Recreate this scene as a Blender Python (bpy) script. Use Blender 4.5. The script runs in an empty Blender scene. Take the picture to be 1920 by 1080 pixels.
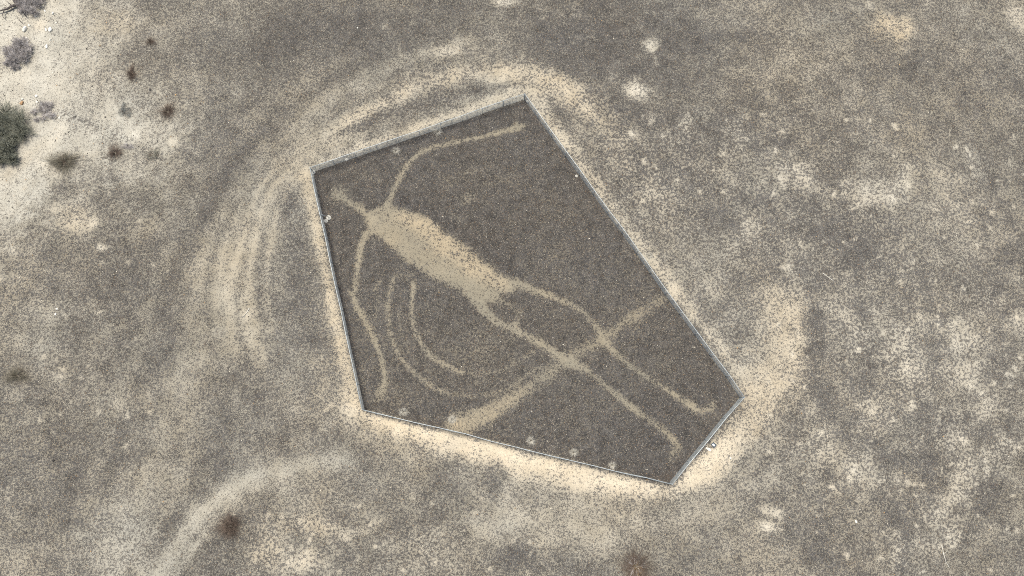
import bpy, math, random
import numpy as np
from mathutils import Matrix, Vector, Euler

random.seed(11)
rng = np.random.default_rng(11)
SC = bpy.context.scene
COL = SC.collection
R = math.radians

# ------------------------------------------------------------ camera, sky, sun
ALT = 85.0
cam_d = bpy.data.cameras.new("camera")
cam = bpy.data.objects.new("camera", cam_d)
COL.objects.link(cam)
cam.location = (0, 0, ALT)
cam.rotation_euler = Euler((R(10.0), R(-1.3), 0), 'XYZ')
cam_d.lens = 24.0
cam_d.sensor_width = 36.0
cam_d.clip_start = 0.5
cam_d.clip_end = 6000
SC.camera = cam
CM = cam.rotation_euler.to_matrix()

SUN_EL, SUN_AZ = R(70), R(-45)          # azimuth from +Y (up in the photo), negative = to the left
w = bpy.data.worlds.new("World")
SC.world = w
w.use_nodes = True
wn = w.node_tree.nodes
sky = wn.new('ShaderNodeTexSky')
sky.sky_type = 'NISHITA'
sky.sun_disc = False
sky.sun_elevation = SUN_EL
sky.sun_rotation = SUN_AZ
sky.dust_density = 3.0
sky.air_density = 1.0
sky.ozone_density = 0.6
wn['Background'].inputs['Strength'].default_value = 0.092
w.node_tree.links.new(sky.outputs[0], wn['Background'].inputs['Color'])
sd = bpy.data.lights.new("sun", 'SUN')
sd.energy = 2.6
sd.angle = R(14)
sd.color = (1.0, 0.965, 0.91)
sun = bpy.data.objects.new("sun", sd)
COL.objects.link(sun)
sdir = Vector((math.sin(SUN_AZ) * math.cos(SUN_EL), math.cos(SUN_AZ) * math.cos(SUN_EL), math.sin(SUN_EL)))
sun.rotation_euler = sdir.to_track_quat('Z', 'Y').to_euler()
SC.view_settings.view_transform = 'Standard'
SC.view_settings.look = 'None'
SC.view_settings.gamma = 1.0
SC.view_settings.use_curve_mapping = False
SC.view_settings.exposure = 0.97
SC.cycles.use_denoising = False
SC.cycles.max_bounces = 5
SC.cycles.pixel_filter_type = 'BLACKMAN_HARRIS'
SC.cycles.filter_width = 1.0

F = 1280.0                               # focal length in photo pixels (1920 wide)
CMn = np.array(CM)


def ground_xy(px, py, z=0.0):
    """photo pixel -> world x, y on the plane at height z"""
    px = np.asarray(px, float); py = np.asarray(py, float)
    d = np.stack([(px - 960) / F, -(py - 540) / F, -np.ones_like(px)], -1) @ CMn.T
    t = (z - ALT) / d[..., 2]
    return np.stack([d[..., 0] * t, d[..., 1] * t], -1)


def P(px, py, z=0.0):
    g = ground_xy(px, py, z)
    return float(g[0]), float(g[1])


PX = 85.0 / 1280.0 * 1.03                # metres per photo pixel near the middle


# ------------------------------------------------------------ noise helpers
def _hash(ix, iy, s):
    h = (ix.astype(np.int64) * 374761393 + iy.astype(np.int64) * 668265263 + s * 974634777) & 0x7fffffff
    h = ((h ^ (h >> 13)) * 1274126177) & 0x7fffffff
    h = h ^ (h >> 16)
    return (h & 0xffffff) / float(0xffffff)


def vnoise(x, y, s):
    ix = np.floor(x); iy = np.floor(y)
    fx = x - ix; fy = y - iy
    fx = fx * fx * (3 - 2 * fx); fy = fy * fy * (3 - 2 * fy)
    a = _hash(ix, iy, s); b = _hash(ix + 1, iy, s); c = _hash(ix, iy + 1, s); d = _hash(ix + 1, iy + 1, s)
    return (a * (1 - fx) + b * fx) * (1 - fy) + (c * (1 - fx) + d * fx) * fy


def fbm(x, y, size, octv=4, s=0, gain=0.55):
    tot = np.zeros_like(x); amp = 1.0; nrm = 0.0; f = 1.0 / size
    for k in range(octv):
        c, sn = math.cos(0.6 * k + s), math.sin(0.6 * k + s)
        tot += amp * (vnoise((x * c - y * sn) * f, (x * sn + y * c) * f, s * 17 + k) - 0.5)
        nrm += amp; amp *= gain; f *= 2.03
    return tot / nrm * 2.0               # about -1..1


def sstep(a, b, v):
    t = np.clip((v - a) / (b - a), 0, 1)
    return t * t * (3 - 2 * t)


# ------------------------------------------------------------ the ground sheet
STEP = 0.18
fx = np.arange(-84, 84.01, STEP)
fy = np.arange(-32, 68.01, STEP)
grow = np.cumsum(0.4 * 1.16 ** np.arange(40))
gx = np.concatenate([fx[0] - grow[::-1], fx, fx[-1] + grow])
gy = np.concatenate([fy[0] - grow[::-1], fy, fy[-1] + grow])
NX, NY = len(gx), len(gy)
GX, GY = np.meshgrid(gx, gy)
X = GX.ravel(); Y = GY.ravel()
NV = len(X)

NZ = {}
NZ['s'] = fbm(X, Y, 0.8, 3, 1)           # small
NZ['m'] = fbm(X, Y, 3.0, 4, 2)           # medium
NZ['l'] = fbm(X, Y, 14.0, 4, 3)          # large
NZ['w'] = fbm(X, Y, 7.0, 4, 5)

COVER = 0.62 + 0.05 * NZ['l'] + 0.06 * NZ['m']       # share of dark varnished stones
WARM = 0.30 + 0.22 * NZ['w']                         # soil hue
PALE = 0.25 + 0.15 * fbm(X, Y, 9.0, 4, 7)            # soil lightness
CLUMP = 0.42 + 0.12 * NZ['l']                        # patchiness of the stone cover
LITTER = np.zeros(NV)                                # brown plant litter
BLUE = 0.35 + 0.25 * fbm(X, Y, 18.0, 3, 9)           # cool grey stones
DIP = np.zeros(NV)                                   # relief in metres


def box_idx(pts, pad):
    lo = pts.min(0) - pad; hi = pts.max(0) + pad
    ix0, ix1 = np.searchsorted(gx, lo[0]), np.searchsorted(gx, hi[0])
    iy0, iy1 = np.searchsorted(gy, lo[1]), np.searchsorted(gy, hi[1])
    ii = (np.arange(iy0, iy1)[:, None] * NX + np.arange(ix0, ix1)[None, :]).ravel()
    return ii


def m_line(pts, width, soft, rag=0.5):
    """mask of a stroke along photo points; width one number or one per point, in photo pixels"""
    q = ground_xy([p[0] for p in pts], [p[1] for p in pts])
    wd = np.broadcast_to(np.asarray(width, float), (len(pts),)) * PX * 0.5
    so = soft * PX
    ii = box_idx(q, wd.max() + so * 2 + 0.5)
    x, y = X[ii], Y[ii]
    best = np.full(len(ii), -1e9)
    for k in range(len(q) - 1):
        a, b = q[k], q[k + 1]
        ab = b - a; L2 = ab @ ab + 1e-9
        t = np.clip(((x - a[0]) * ab[0] + (y - a[1]) * ab[1]) / L2, 0, 1)
        d = np.hypot(x - a[0] - t * ab[0], y - a[1] - t * ab[1])
        best = np.maximum(best, wd[k] * (1 - t) + wd[k + 1] * t - d)
    best = best + rag * so * (0.7 * NZ['s'][ii] + 0.7 * NZ['m'][ii])
    return ii, sstep(-so, so, best)


def m_poly(pts, soft, rag=0.5):
    q = ground_xy([p[0] for p in pts], [p[1] for p in pts])
    so = soft * PX
    ii = box_idx(q, so * 2 + 0.5)
    x, y = X[ii], Y[ii]
    dist = np.full(len(ii), 1e9); inside = np.zeros(len(ii), bool)
    for k in range(len(q)):
        a, b = q[k], q[(k + 1) % len(q)]
        ab = b - a; L2 = ab @ ab + 1e-9
        t = np.clip(((x - a[0]) * ab[0] + (y - a[1]) * ab[1]) / L2, 0, 1)
        dist = np.minimum(dist, np.hypot(x - a[0] - t * ab[0], y - a[1] - t * ab[1]))
        c = ((a[1] > y) != (b[1] > y)) & (x < (b[0] - a[0]) * (y - a[1]) / (b[1] - a[1] + 1e-12) + a[0])
        inside ^= c
    sd_ = np.where(inside, dist, -dist) + rag * so * (0.7 * NZ['s'][ii] + 0.7 * NZ['m'][ii])
    return ii, sstep(-so, so, sd_)


def m_blob(cx, cy, rx, ry, rot=0.0, rag=0.45, hard=0.0):
    """soft ellipse; hard 0 = bell, 1 = flat top"""
    c = ground_xy(cx, cy); rxm, rym = rx * PX, ry * PX
    ii = box_idx(c[None, :], max(rxm, rym) * 1.8 + 0.3)
    dx, dy = X[ii] - c[0], Y[ii] - c[1]
    a = R(rot); u = dx * math.cos(a) + dy * math.sin(a); v = -dx * math.sin(a) + dy * math.cos(a)
    d = np.hypot(u / rxm, v / rym) + rag * (0.45 * NZ['s'][ii] + 0.6 * NZ['m'][ii])
    return ii, 1 - sstep(hard, 1.25, d)


def put(mask, k=1.0, cover=None, warm=None, pale=None, clump=None, litter=None, blue=None, dip=None):
    ii, m = mask
    m = m * k
    for arr, v in ((COVER, cover), (WARM, warm), (PALE, pale), (CLUMP, clump), (LITTER, litter), (BLUE, blue)):
        if v is not None:
            arr[ii] = arr[ii] * (1 - m) + v * m
    if dip is not None:
        DIP[ii] += dip * m


#PAINT-BEGIN
# --- broad tone of the desert pavement
put(m_blob(1560, 560, 520, 420, 0, 0.3), 0.7, cover=0.64, blue=0.75, warm=0.38, pale=0.5, clump=0.85)
put(m_blob(1650, 180, 330, 170, 0, 0.3), 0.6, cover=0.60, blue=0.35, warm=0.45, clump=0.5)
put(m_blob(620, 70, 330, 120, 10, 0.3), 0.9, cover=0.84, blue=0.5, clump=0.4)
put(m_blob(1150, 80, 300, 130, 0, 0.3), 0.85, cover=0.84, blue=0.5, clump=0.45)
put(m_blob(1400, 300, 260, 150, 20, 0.3), 0.6, cover=0.70, blue=0.5, clump=0.8)
put(m_blob(430, 200, 110, 170, 20, 0.3), 0.6, cover=0.66, blue=0.7)
put(m_blob(250, 500, 210, 110, 10, 0.35), 0.9, cover=0.78, blue=0.5, clump=0.35)
put(m_blob(400, 270, 60, 150, 25, 0.35), 0.7, cover=0.76, blue=0.6, clump=0.25)
put(m_blob(170, 850, 240, 150, 30, 0.35), 0.6, cover=0.68, blue=0.4, clump=0.4)
put(m_blob(40, 620, 90, 180, 0, 0.4), 0.7, cover=0.48, blue=0.4)
put(m_blob(20, 900, 70, 200, 0, 0.4), 0.6, cover=0.48, blue=0.4)
COVER -= 0.005; PALE += 0.08
put(m_blob(1270, 330, 130, 120, 0, 0.4), 0.85, cover=0.78, blue=0.5, clump=1.2, pale=0.55, warm=0.5)
put(m_blob(1420, 470, 110, 110, 0, 0.4), 0.8, cover=0.76, blue=0.6, clump=0.9, pale=0.5)
put(m_blob(1560, 420, 160, 70, 0, 0.4), 0.7, cover=0.76, blue=0.6, clump=0.9, pale=0.5)
put(m_blob(1700, 200, 250, 120, 0, 0.4), 0.4, cover=0.66, blue=0.5, clump=0.4)
# pale wash bank, top left
wash = [(-140, -120), (205, -60), (200, 60), (225, 150), (300, 190), (330, 235), (290, 300), (170, 330), (90, 335), (40, 400), (10, 470), (-140, 560)]
put(m_poly(wash, 95, 0.8), 0.88, cover=0.27, warm=0.15, pale=0.70, clump=0.40, blue=0.25)
put(m_poly([(-140, -120), (110, -80), (120, 150), (80, 330), (0, 420), (-140, 520)], 50, 0.6), 0.6, cover=0.17, pale=0.84, warm=0.13)
put(m_blob(330, 170, 90, 130, 20), 0.5, cover=0.40, warm=0.25)
put(m_blob(220, 40, 50, 40), 0.5, warm=0.75, cover=0.45)
put(m_blob(70, 45, 16, 22), 0.5, warm=0.85, cover=0.15)
put(m_blob(150, 110, 40, 40), 0.5, blue=0.8, cover=0.38, pale=0.8)
put(m_line([(70, 195), (110, 210), (150, 222), (190, 240), (240, 262)], 10, 9, 1.2), 0.8, cover=0.58, pale=0.9, warm=0.1, clump=1.2)
put(m_line([(110, 330), (70, 300), (90, 270), (115, 235)], 20, 14), 0.45, cover=0.10, warm=0.5)
put(m_line([(0, 330), (40, 300), (75, 265)], 18, 10), 0.5, cover=0.20, warm=0.45, pale=0.45)
put(m_blob(323, 264, 12, 11, 0, 0.4, 0.3), 0.85, cover=0.10, pale=0.7, warm=0.35)
put(m_blob(250, 250, 14, 10, 0, 0.3, 0.2), 0.6, cover=0.12, pale=0.9)
put(m_blob(140, 290, 60, 16, 10), 0.5, cover=0.15, warm=0.5)
# --- vehicle loop round the enclosure, left and top
loopL = [(690, 215), (600, 262), (530, 325), (480, 395), (448, 460), (425, 520), (410, 580), (400, 650)]
put(m_line(loopL, [50, 60, 70, 84, 96, 96, 84, 60], 45), 0.85, cover=0.38, warm=0.26, clump=0.25, blue=0.3)
put(m_line([(445, 460), (455, 540), (470, 620), (492, 690)], [60, 70, 50, 30], 30), 0.6, cover=0.40, warm=0.42, clump=0.4)
put(m_line([(405, 600), (360, 690), (320, 780), (290, 880)], [60, 90, 100, 80], 60), 0.5, cover=0.48, clump=0.3, warm=0.3)
TR = [([(860, 92), (760, 140), (699, 172), (636, 203), (545, 275), (490, 318), (463, 354), (436, 417), (409, 490), (403, 530), (405, 575)], 11, 0.60),
      ([(690, 196), (600, 250), (540, 295), (490, 345), (468, 399), (445, 481), (428, 553), (431, 608), (440, 660)], 14, 0.70),
      ([(560, 300), (508, 354), (481, 417), (471, 490), (468, 553), (480, 635), (496, 684)], 12, 0.70),
      ([(590, 295), (545, 336), (518, 408), (503, 481), (500, 560), (512, 620)], 10, 0.60),
      ([(456, 560), (462, 610), (478, 660)], 16, 0.55), ([(418, 500), (422, 560)], 16, 0.5)]
for pts, wd, kk in TR:
    put(m_line(pts, wd, 8, 0.7), kk * 1.05, cover=0.21, warm=0.42, pale=0.32, clump=0.5)
for pts in ([(660, 195), (570, 262), (520, 318), (470, 400), (432, 478), (415, 540)], [(560, 290), (515, 335), (480, 395), (457, 480), (446, 560), (452, 640)], [(575, 305), (530, 360), (498, 430), (486, 500), (486, 580)],
            [(470, 320), (430, 390), (400, 460), (388, 540)]):
    put(m_line(pts, 6, 6, 0.7), 0.50, cover=0.68, blue=0.6)
for pts, wd, kk, cv in (([(250, 980), (300, 830), (335, 680), (370, 540), (420, 400), (500, 290), (610, 190), (740, 120), (880, 75)], 26, 0.55, 0.36), ([(200, 900), (260, 740), (310, 580), (360, 440), (440, 310), (550, 200), (700, 110)], 26, 0.6, 0.80),
                       ([(420, 720), (385, 600), (392, 500), (440, 390), (515, 292), (620, 213), (760, 150), (900, 112)], 14, 0.5, 0.74), ([(150, 960), (215, 780), (265, 620), (315, 470), (390, 320), (500, 200), (640, 110)], 18, 0.4, 0.44),
                       ([(320, 960), (350, 840), (365, 720)], 22, 0.45, 0.42), ([(285, 900), (320, 790), (345, 690), (372, 590)], 10, 0.4, 0.72)):
    put(m_line(pts, wd, 13, 0.6), min(1, kk * 1.35), cover=cv, clump=0.35, pale=0.3)
for pts, wd, kk in (([(363, 535), (336, 644), (309, 753), (300, 825), (245, 960)], [50, 90, 100, 90, 90], 0.5), ([(390, 560), (372, 640), (350, 720)], 16, 0.35), ([(430, 640), (400, 720), (370, 800)], 18, 0.35),
                    ([(300, 560), (209, 617), (145, 662), (91, 717)], [14, 20, 20, 14], 0.5), ([(520, 230), (440, 330), (390, 430), (360, 540)], 26, 0.35), ([(480, 200), (410, 310), (360, 420)], 14, 0.25),
                    ([(800, 100), (700, 128), (600, 180), (530, 235)], 22, 0.35)):
    put(m_line(pts, wd, 14 if np.max(wd) < 40 else 50, 0.8), kk, cover=0.40, warm=0.28, pale=0.25, clump=0.3)
for pts, wd in (([(340, 560), (310, 660), (280, 760), (250, 860)], 30), ([(420, 700), (400, 800), (430, 860)], 60), ([(240, 560), (170, 620), (110, 680)], 16), ([(450, 240), (390, 340), (350, 450)], 36), ([(500, 700), (520, 780), (560, 830)], 60)):
    put(m_line(pts, wd, 22, 0.8), 0.5, cover=0.72, blue=0.6)
put(m_blob(465, 590, 16, 16), 0.6, cover=0.2, warm=0.5, pale=0.6, clump=1.0)
put(m_line([(800, 120), (880, 88), (940, 95)], 20, 25), 0.3, cover=0.5)
arcN = [(625, 262), (680, 212), (740, 180), (800, 155), (865, 138), (930, 130), (990, 135), (1050, 165), (1095, 195), (1135, 235)]
put(m_line(arcN, [30, 32, 30, 28, 30, 38, 48, 56, 50, 34], 20, 0.9), 0.9, cover=0.33, warm=0.68, pale=0.42, clump=0.9, blue=0.3)
put(m_line([(930, 140), (1000, 140), (1060, 165), (1100, 200)], [20, 36, 40, 24], 16, 0.8), 0.6, cover=0.18, warm=0.72, pale=0.4)
put(m_line([(560, 330), (590, 280), (640, 252)], [40, 46, 34], 22, 0.7), 0.6, cover=0.34, warm=0.5)
put(m_line([(560, 250), (640, 190), (740, 140)], [30, 40, 40], 40), 0.4, cover=0.5)
put(m_line([(1120, 190), (1150, 250), (1190, 330), (1250, 400)], [60, 70, 60, 40], 40), 0.55, cover=0.50, warm=0.62, clump=1.2)
put(m_line([(1010, 205), (1060, 270), (1110, 340)], 26, 14, 0.9), 0.4, cover=0.55, clump=0.9)
# strip of bare tan soil just outside the fence
put(m_line([(575, 330), (592, 420), (610, 510), (632, 610), (652, 700), (668, 760)], [26, 22, 18, 22, 28, 34], 11, 0.8), 0.9, cover=0.20, warm=0.72, pale=0.38, clump=0.5, blue=0.2)
put(m_line([(668, 762), (720, 792), (790, 815), (880, 838), (960, 862), (1060, 890), (1150, 912), (1230, 922), (1290, 900), (1340, 862), (1390, 800), (1420, 750)],
           [44, 34, 40, 44, 50, 52, 48, 40, 48, 64, 60, 56], 16, 0.7), 0.97, cover=0.19, warm=0.82, pale=0.55, clump=0.9, blue=0.1)
put(m_line([(700, 785), (880, 830), (1060, 885), (1230, 925), (1320, 880), (1400, 785)], [10, 16, 20, 24, 34, 26], 12, 0.8), 0.7, cover=0.06, warm=0.86, pale=0.72)
put(m_line([(1400, 780), (1440, 720), (1475, 670), (1485, 620), (1470, 570), (1430, 520)], [84, 90, 92, 86, 80, 50], 40, 0.5), 0.85, cover=0.36, warm=0.80, pale=0.42, clump=0.5, blue=0.2)
put(m_line([(605, 303), (700, 268), (800, 232), (900, 198), (975, 172)], [14, 16, 22, 22, 26], 9, 0.9), 0.8, cover=0.24, warm=0.55, pale=0.55, clump=0.8)
put(m_line([(995, 180), (1040, 245), (1100, 325), (1160, 410), (1220, 490), (1265, 545), (1330, 625), (1390, 700)], [44, 28, 24, 32, 26, 30, 20, 20], 12, 1.2), 0.9, cover=0.28, warm=0.55, pale=0.5, clump=0.9)
put(m_blob(1265, 545, 16, 18), 0.8, cover=0.08, warm=0.6, pale=0.6)
# dark undisturbed strips between the tracks and the fence
put(m_line([(640, 250), (690, 228), (740, 208), (800, 192), (850, 178), (905, 168)], [8, 16, 22, 24, 24, 10], 8, 1.0), 0.85, cover=0.84, blue=0.45, clump=0.9)
put(m_line([(543, 370), (548, 430), (556, 500), (566, 560), (585, 620), (605, 690)], [22, 34, 46, 52, 46, 26], 16, 0.8), 0.85, cover=0.78, blue=0.6, clump=0.7)
put(m_line([(520, 560), (545, 640), (575, 720)], [20, 30, 20], 30), 0.5, cover=0.70, blue=0.6)
put(m_blob(470, 760, 90, 90), 0.5, cover=0.70, blue=0.6)
put(m_line([(600, 690), (620, 740), (665, 800), (740, 840), (830, 850)], [40, 50, 40, 40, 30], 26), 0.55, cover=0.40, warm=0.5)
# --- ground below the enclosure
lane = [(640, 860), (560, 872), (490, 890), (430, 920), (385, 960), (350, 1005), (318, 1050), (285, 1110)]
put(m_line(lane, [30, 44, 50, 50, 46, 44, 44, 44], 22, 0.5), 0.9, cover=0.22, warm=0.14, pale=0.46, clump=0.2, blue=0.3)
put(m_line([(500, 905), (440, 935), (400, 975), (368, 1020), (335, 1075)], 9, 8, 0.6), 0.6, cover=0.15, warm=0.18, pale=0.5)
put(m_line([(470, 900), (400, 935), (350, 985), (318, 1040)], 9, 8, 0.6), 0.5, cover=0.18, warm=0.2, pale=0.45)
put(m_line([(470, 915), (410, 958), (372, 1002), (330, 1060)], 7, 6, 0.6), 0.55, cover=0.55)
put(m_line([(600, 838), (520, 850), (440, 880), (380, 922), (330, 975), (295, 1030)], 20, 16), 0.6, cover=0.70, blue=0.6)
put(m_line([(520, 945), (450, 985), (400, 1040), (375, 1080)], 14, 14), 0.5, cover=0.66)
put(m_blob(230, 1020, 90, 90, 0), 0.7, cover=0.36, pale=0.75, warm=0.15, clump=0.6)
put(m_blob(560, 930, 70, 50), 0.6, cover=0.42, warm=0.25, pale=0.4)
put(m_blob(500, 1030, 50, 40, 20), 0.85, cover=0.36, warm=0.85, pale=0.45, clump=0.9)
put(m_blob(570, 1050, 40, 26, 0), 0.8, cover=0.32, warm=0.75, pale=0.6, clump=1.0)
put(m_blob(560, 985, 90, 22, 0), 0.7, cover=0.40, warm=0.75, pale=0.4, clump=0.9)
put(m_line([(640, 1005), (680, 995), (720, 975)], 12, 9), 0.6, cover=0.3, warm=0.5, pale=0.5)
put(m_blob(790, 1030, 110, 50), 0.5, cover=0.58, warm=0.5, pale=0.7, clump=1.1)
put(m_line([(930, 960), (1000, 990), (1090, 995), (1200, 985), (1320, 960), (1410, 900)], [60, 70, 76, 76, 66, 50], 44, 0.7), 0.75, cover=0.33, warm=0.36, pale=0.45, clump=0.4)
put(m_line([(1000, 900), (1100, 940), (1210, 960)], [30, 50, 60], 30), 0.5, cover=0.42, warm=0.4)
put(m_blob(925, 985, 60, 28), 0.6, cover=0.34, pale=0.5, warm=0.2)
put(m_blob(1400, 860, 60, 60), 0.4, cover=0.45)
put(m_blob(965, 1042, 50, 28, 5), 0.9, cover=0.90, blue=0.8, clump=0.3)
put(m_blob(1080, 1062, 140, 40), 0.7, cover=0.80, blue=0.75, clump=0.4)
put(m_blob(922, 900, 24, 46), 0.85, cover=0.80, blue=0.6)
put(m_blob(838, 880, 40, 40), 0.7, cover=0.74, blue=0.6)
put(m_line([(815, 855), (845, 840), (870, 832)], 10, 7), 0.7, cover=0.15, warm=0.6, pale=0.5)
put(m_blob(700, 900, 60, 70), 0.5, cover=0.72, blue=0.7)
put(m_line([(606, 772), (624, 758)], 6, 4), 0.5, cover=0.15, warm=0.5)
put(m_blob(1300, 1020, 130, 60), 0.6, cover=0.70, blue=0.7)
# --- patches on the right
for bx, by, rx, ry, rot, kk, wm in ((1190, 168, 32, 22, -20, 1.0, 0.42), (1222, 84, 17, 16, 0, 0.9, 0.40), (840, 96, 26, 11, 5, 0.8, 0.42),
                                    (945, 3, 24, 12, 0, 0.8, 0.5), (1452, 962, 24, 12, -25, 1.0, 0.35), (1440, 988, 20, 12, -10, 1.0, 0.35), (1905, 30, 20, 30, 0, 0.6, 0.55),
                                    (192, 464, 13, 7, 0, 0.8, 0.35), (1632, 10, 9, 10, 0, 0.6, 0.5), (1630, 358, 50, 28, 0, 0.6, 0.40), (1212, 482, 10, 9, 0, 0.7, 0.4)):
    put(m_blob(bx, by, rx * 1.3, ry * 1.3, rot, 0.6, 0.1), kk * 0.88, cover=0.16, warm=wm, pale=0.85, clump=0.9)
put(m_blob(1668, 50, 48, 38, 0, 0.6, 0.2), 0.9, cover=0.18, warm=1.0, pale=0.30, clump=0.6)
put(m_blob(1690, 92, 24, 16), 0.6, cover=0.3, warm=0.6)
put(m_blob(140, 415, 46, 44, 30, 0.6), 0.75, cover=0.32, warm=0.75, pale=0.5, clump=0.9)
put(m_blob(176, 420, 14, 12, 30, 0.6), 0.8, cover=0.1, warm=0.7, pale=0.7)
put(m_blob(100, 390, 24, 12), 0.6, cover=0.3, warm=0.6, pale=0.6)
put(m_blob(280, 430, 50, 26), 0.5, cover=0.45, warm=0.45, clump=0.8)
put(m_blob(1470, 610, 40, 80), 0.35, cover=0.42, warm=0.75)
for bx, by, rx, ry in ((1700, 690, 70, 50), (1800, 640, 50, 60), (1690, 640, 60, 30), (1850, 570, 50, 30), (1810, 700, 50, 40), (1905, 600, 30, 60), (1880, 840, 50, 50),
                       (1640, 770, 40, 40), (1780, 800, 50, 30), (1800, 900, 60, 40), (1780, 1000, 70, 40), (1620, 870, 40, 30), (1540, 830, 40, 30), (1740, 960, 40, 30),
                       (1500, 330, 50, 30), (1380, 250, 50, 30), (1290, 240, 40, 30), (1400, 420, 40, 40), (1690, 350, 60, 24), (1860, 760, 40, 30), (1690, 1050, 50, 20), (1600, 610, 40, 30)):
    put(m_blob(bx, by, rx, ry, rng.uniform(0, 90), 1.0), 0.65, cover=0.48, pale=0.75, warm=0.42, clump=1.3)
for pts, wd in (([(1540, 640), (1530, 700), (1560, 760)], 34), ([(1745, 620), (1750, 660), (1735, 700)], 26), ([(1860, 600), (1875, 650), (1850, 700)], 36), ([(1640, 690), (1610, 740)], 30),
                ([(1740, 850), (1750, 930), (1690, 960)], 40), ([(1860, 900), (1830, 960)], 30), ([(1590, 780), (1560, 800)], 40), ([(1480, 1000), (1560, 1060)], 60), ([(1260, 330), (1300, 350), (1350, 400)], 40),
                ([(1440, 480), (1380, 560), (1340, 580)], 50), ([(1560, 430), (1620, 470)], 50)):
    put(m_line(pts, wd, 24, 0.8), 0.7, cover=0.78, blue=0.9, clump=0.4)
for k in range(120):                       # small bare spots scattered over the right half
    bx, by = rng.uniform(1180, 1920), rng.uniform(200, 1080)
    if bx < 1420 and by > 420: continue
    put(m_blob(bx, by, rng.uniform(3, 11), rng.uniform(3, 8), rng.uniform(0, 180), 0.9), rng.uniform(0.5, 0.9), cover=0.15, pale=0.75, warm=0.42)
for k in range(50):
    bx, by = rng.uniform(380, 1100), rng.uniform(930, 1080)
    put(m_blob(bx, by, rng.uniform(3, 10), rng.uniform(3, 7), rng.uniform(0, 180), 0.9), rng.uniform(0.4, 0.8), cover=0.2, pale=0.65, warm=0.55)
for k in range(40):
    bx, by = rng.uniform(0, 330), rng.uniform(340, 980)
    put(m_blob(bx, by, rng.uniform(3, 9), rng.uniform(3, 7), rng.uniform(0, 180), 0.9), rng.uniform(0.4, 0.7), cover=0.2, pale=0.6, warm=0.5)
for k in range(26):
    bx, by = rng.uniform(450, 1500), rng.uniform(0, 130)
    put(m_blob(bx, by, rng.uniform(3, 12), rng.uniform(3, 7), rng.uniform(0, 180), 0.9), rng.uniform(0.3, 0.6), cover=0.25, pale=0.5, warm=0.5)
for pts, wd in (([(1500, 480), (1528, 580), (1536, 680), (1552, 770)], 26), ([(1430, 380), (1490, 440), (1525, 520), (1530, 640), (1545, 740)], 24), ([(1730, 500), (1748, 580), (1750, 670), (1735, 760)], 24), ([(1610, 560), (1640, 640), (1625, 720)], 22), ([(1500, 420), (1600, 480), (1700, 520)], 26),
                ([(1340, 400), (1420, 470), (1470, 520)], 24), ([(1580, 700), (1660, 760), (1740, 800), (1850, 810)], 22), ([(1880, 480), (1860, 560), (1890, 640)], 26), ([(1600, 820), (1700, 870), (1800, 860)], 22), ([(1640, 930), (1700, 1000), (1690, 1070)], 26)):
    put(m_line(pts, wd, 18, 1.0), 0.65, cover=0.80, blue=0.85, clump=0.5)
for k in range(380):                       # pale mottling of the right side
    bx, by = 1200 + 720 * rng.random() ** 0.8, rng.uniform(230, 1080)
    if bx < 1440 and by > 380 or rng.random() > 0.35 + 0.65 * (bx - 1200) / 720 * (by / 1080): continue
    put(m_blob(bx, by, rng.uniform(3, 11), rng.uniform(2.5, 6), rng.uniform(0, 180), 1.2), rng.uniform(0.35, 0.75), cover=0.24, pale=0.8, warm=0.40, clump=1.1)
# faint linear scrape marks on the lower right
for pts in ([(1500, 890), (1515, 885), (1528, 902)], [(1562, 915), (1578, 926)], [(1575, 880), (1592, 884)], [(1765, 765), (1757, 795)], [(1762, 970), (1745, 985)], [(1530, 752), (1526, 768)], [(1740, 386), (1760, 398)], [(1596, 392), (1625, 380)]):
    put(m_line(pts, 5, 4, 0.9), 0.5, cover=0.15, pale=0.6, warm=0.4)

# --- inside the fence: dark pavement
INNER = [(590, 322), (983, 189), (1388, 746), (1257, 905), (681, 767)]
ip = m_poly(INNER, 4, 0.25)
put(ip, 1.0, cover=0.87, warm=0.42, pale=0.08, clump=0.55, blue=0.30)
DARKSOIL = np.zeros(NV)
DARKSOIL[ip[0]] = ip[1]
put(m_blob(1060, 420, 150, 120, -40, 0.3), 0.6, cover=0.78, warm=0.62)
put(m_blob(880, 660, 120, 90, 0, 0.3), 0.6, cover=0.80, warm=0.4)
put(m_blob(1000, 330, 120, 80), 0.5, cover=0.76, warm=0.6)
put(m_blob(880, 340, 60, 40), 0.4, cover=0.70, warm=0.5)
# darker berms along the cleared body
put(m_line([(741, 366), (775, 386), (832, 412), (872, 442), (917, 468), (968, 508)], 18, 8, 0.4), 0.95, cover=1.0, pale=0.0, clump=0.1, blue=0.3)
put(m_line([(830, 392), (880, 425), (925, 462)], 7, 6, 0.6), 0.4, cover=0.62)
put(m_line([(705, 455), (740, 480), (800, 520), (850, 545), (890, 590)], 14, 10, 0.5), 0.6, cover=0.90)
for (a, b) in (((592, 326), (981, 193)), ((983, 193), (1384, 744)), ((1384, 748), (1255, 901)), ((683, 765), (1252, 902)), ((594, 330), (683, 762))):
    put(m_line([a, b], 12, 9, 0.9), 0.55, cover=0.92, litter=0.35)
put(m_line([(1384, 748), (1255, 901)], 34, 20, 0.9), 0.45, cover=0.84, litter=0.30, clump=0.9)
put(m_line([(620, 318), (760, 272), (860, 238), (975, 200)], [8, 14, 16, 10], 6, 0.6), 0.7, cover=0.90, blue=0.8, pale=0.2)  # grey gravel strip inside the upper left fence, wire mesh shadow painted in
CL = dict(cover=0.19, warm=0.25, pale=0.04, clump=0.5, blue=0.2)
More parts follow.
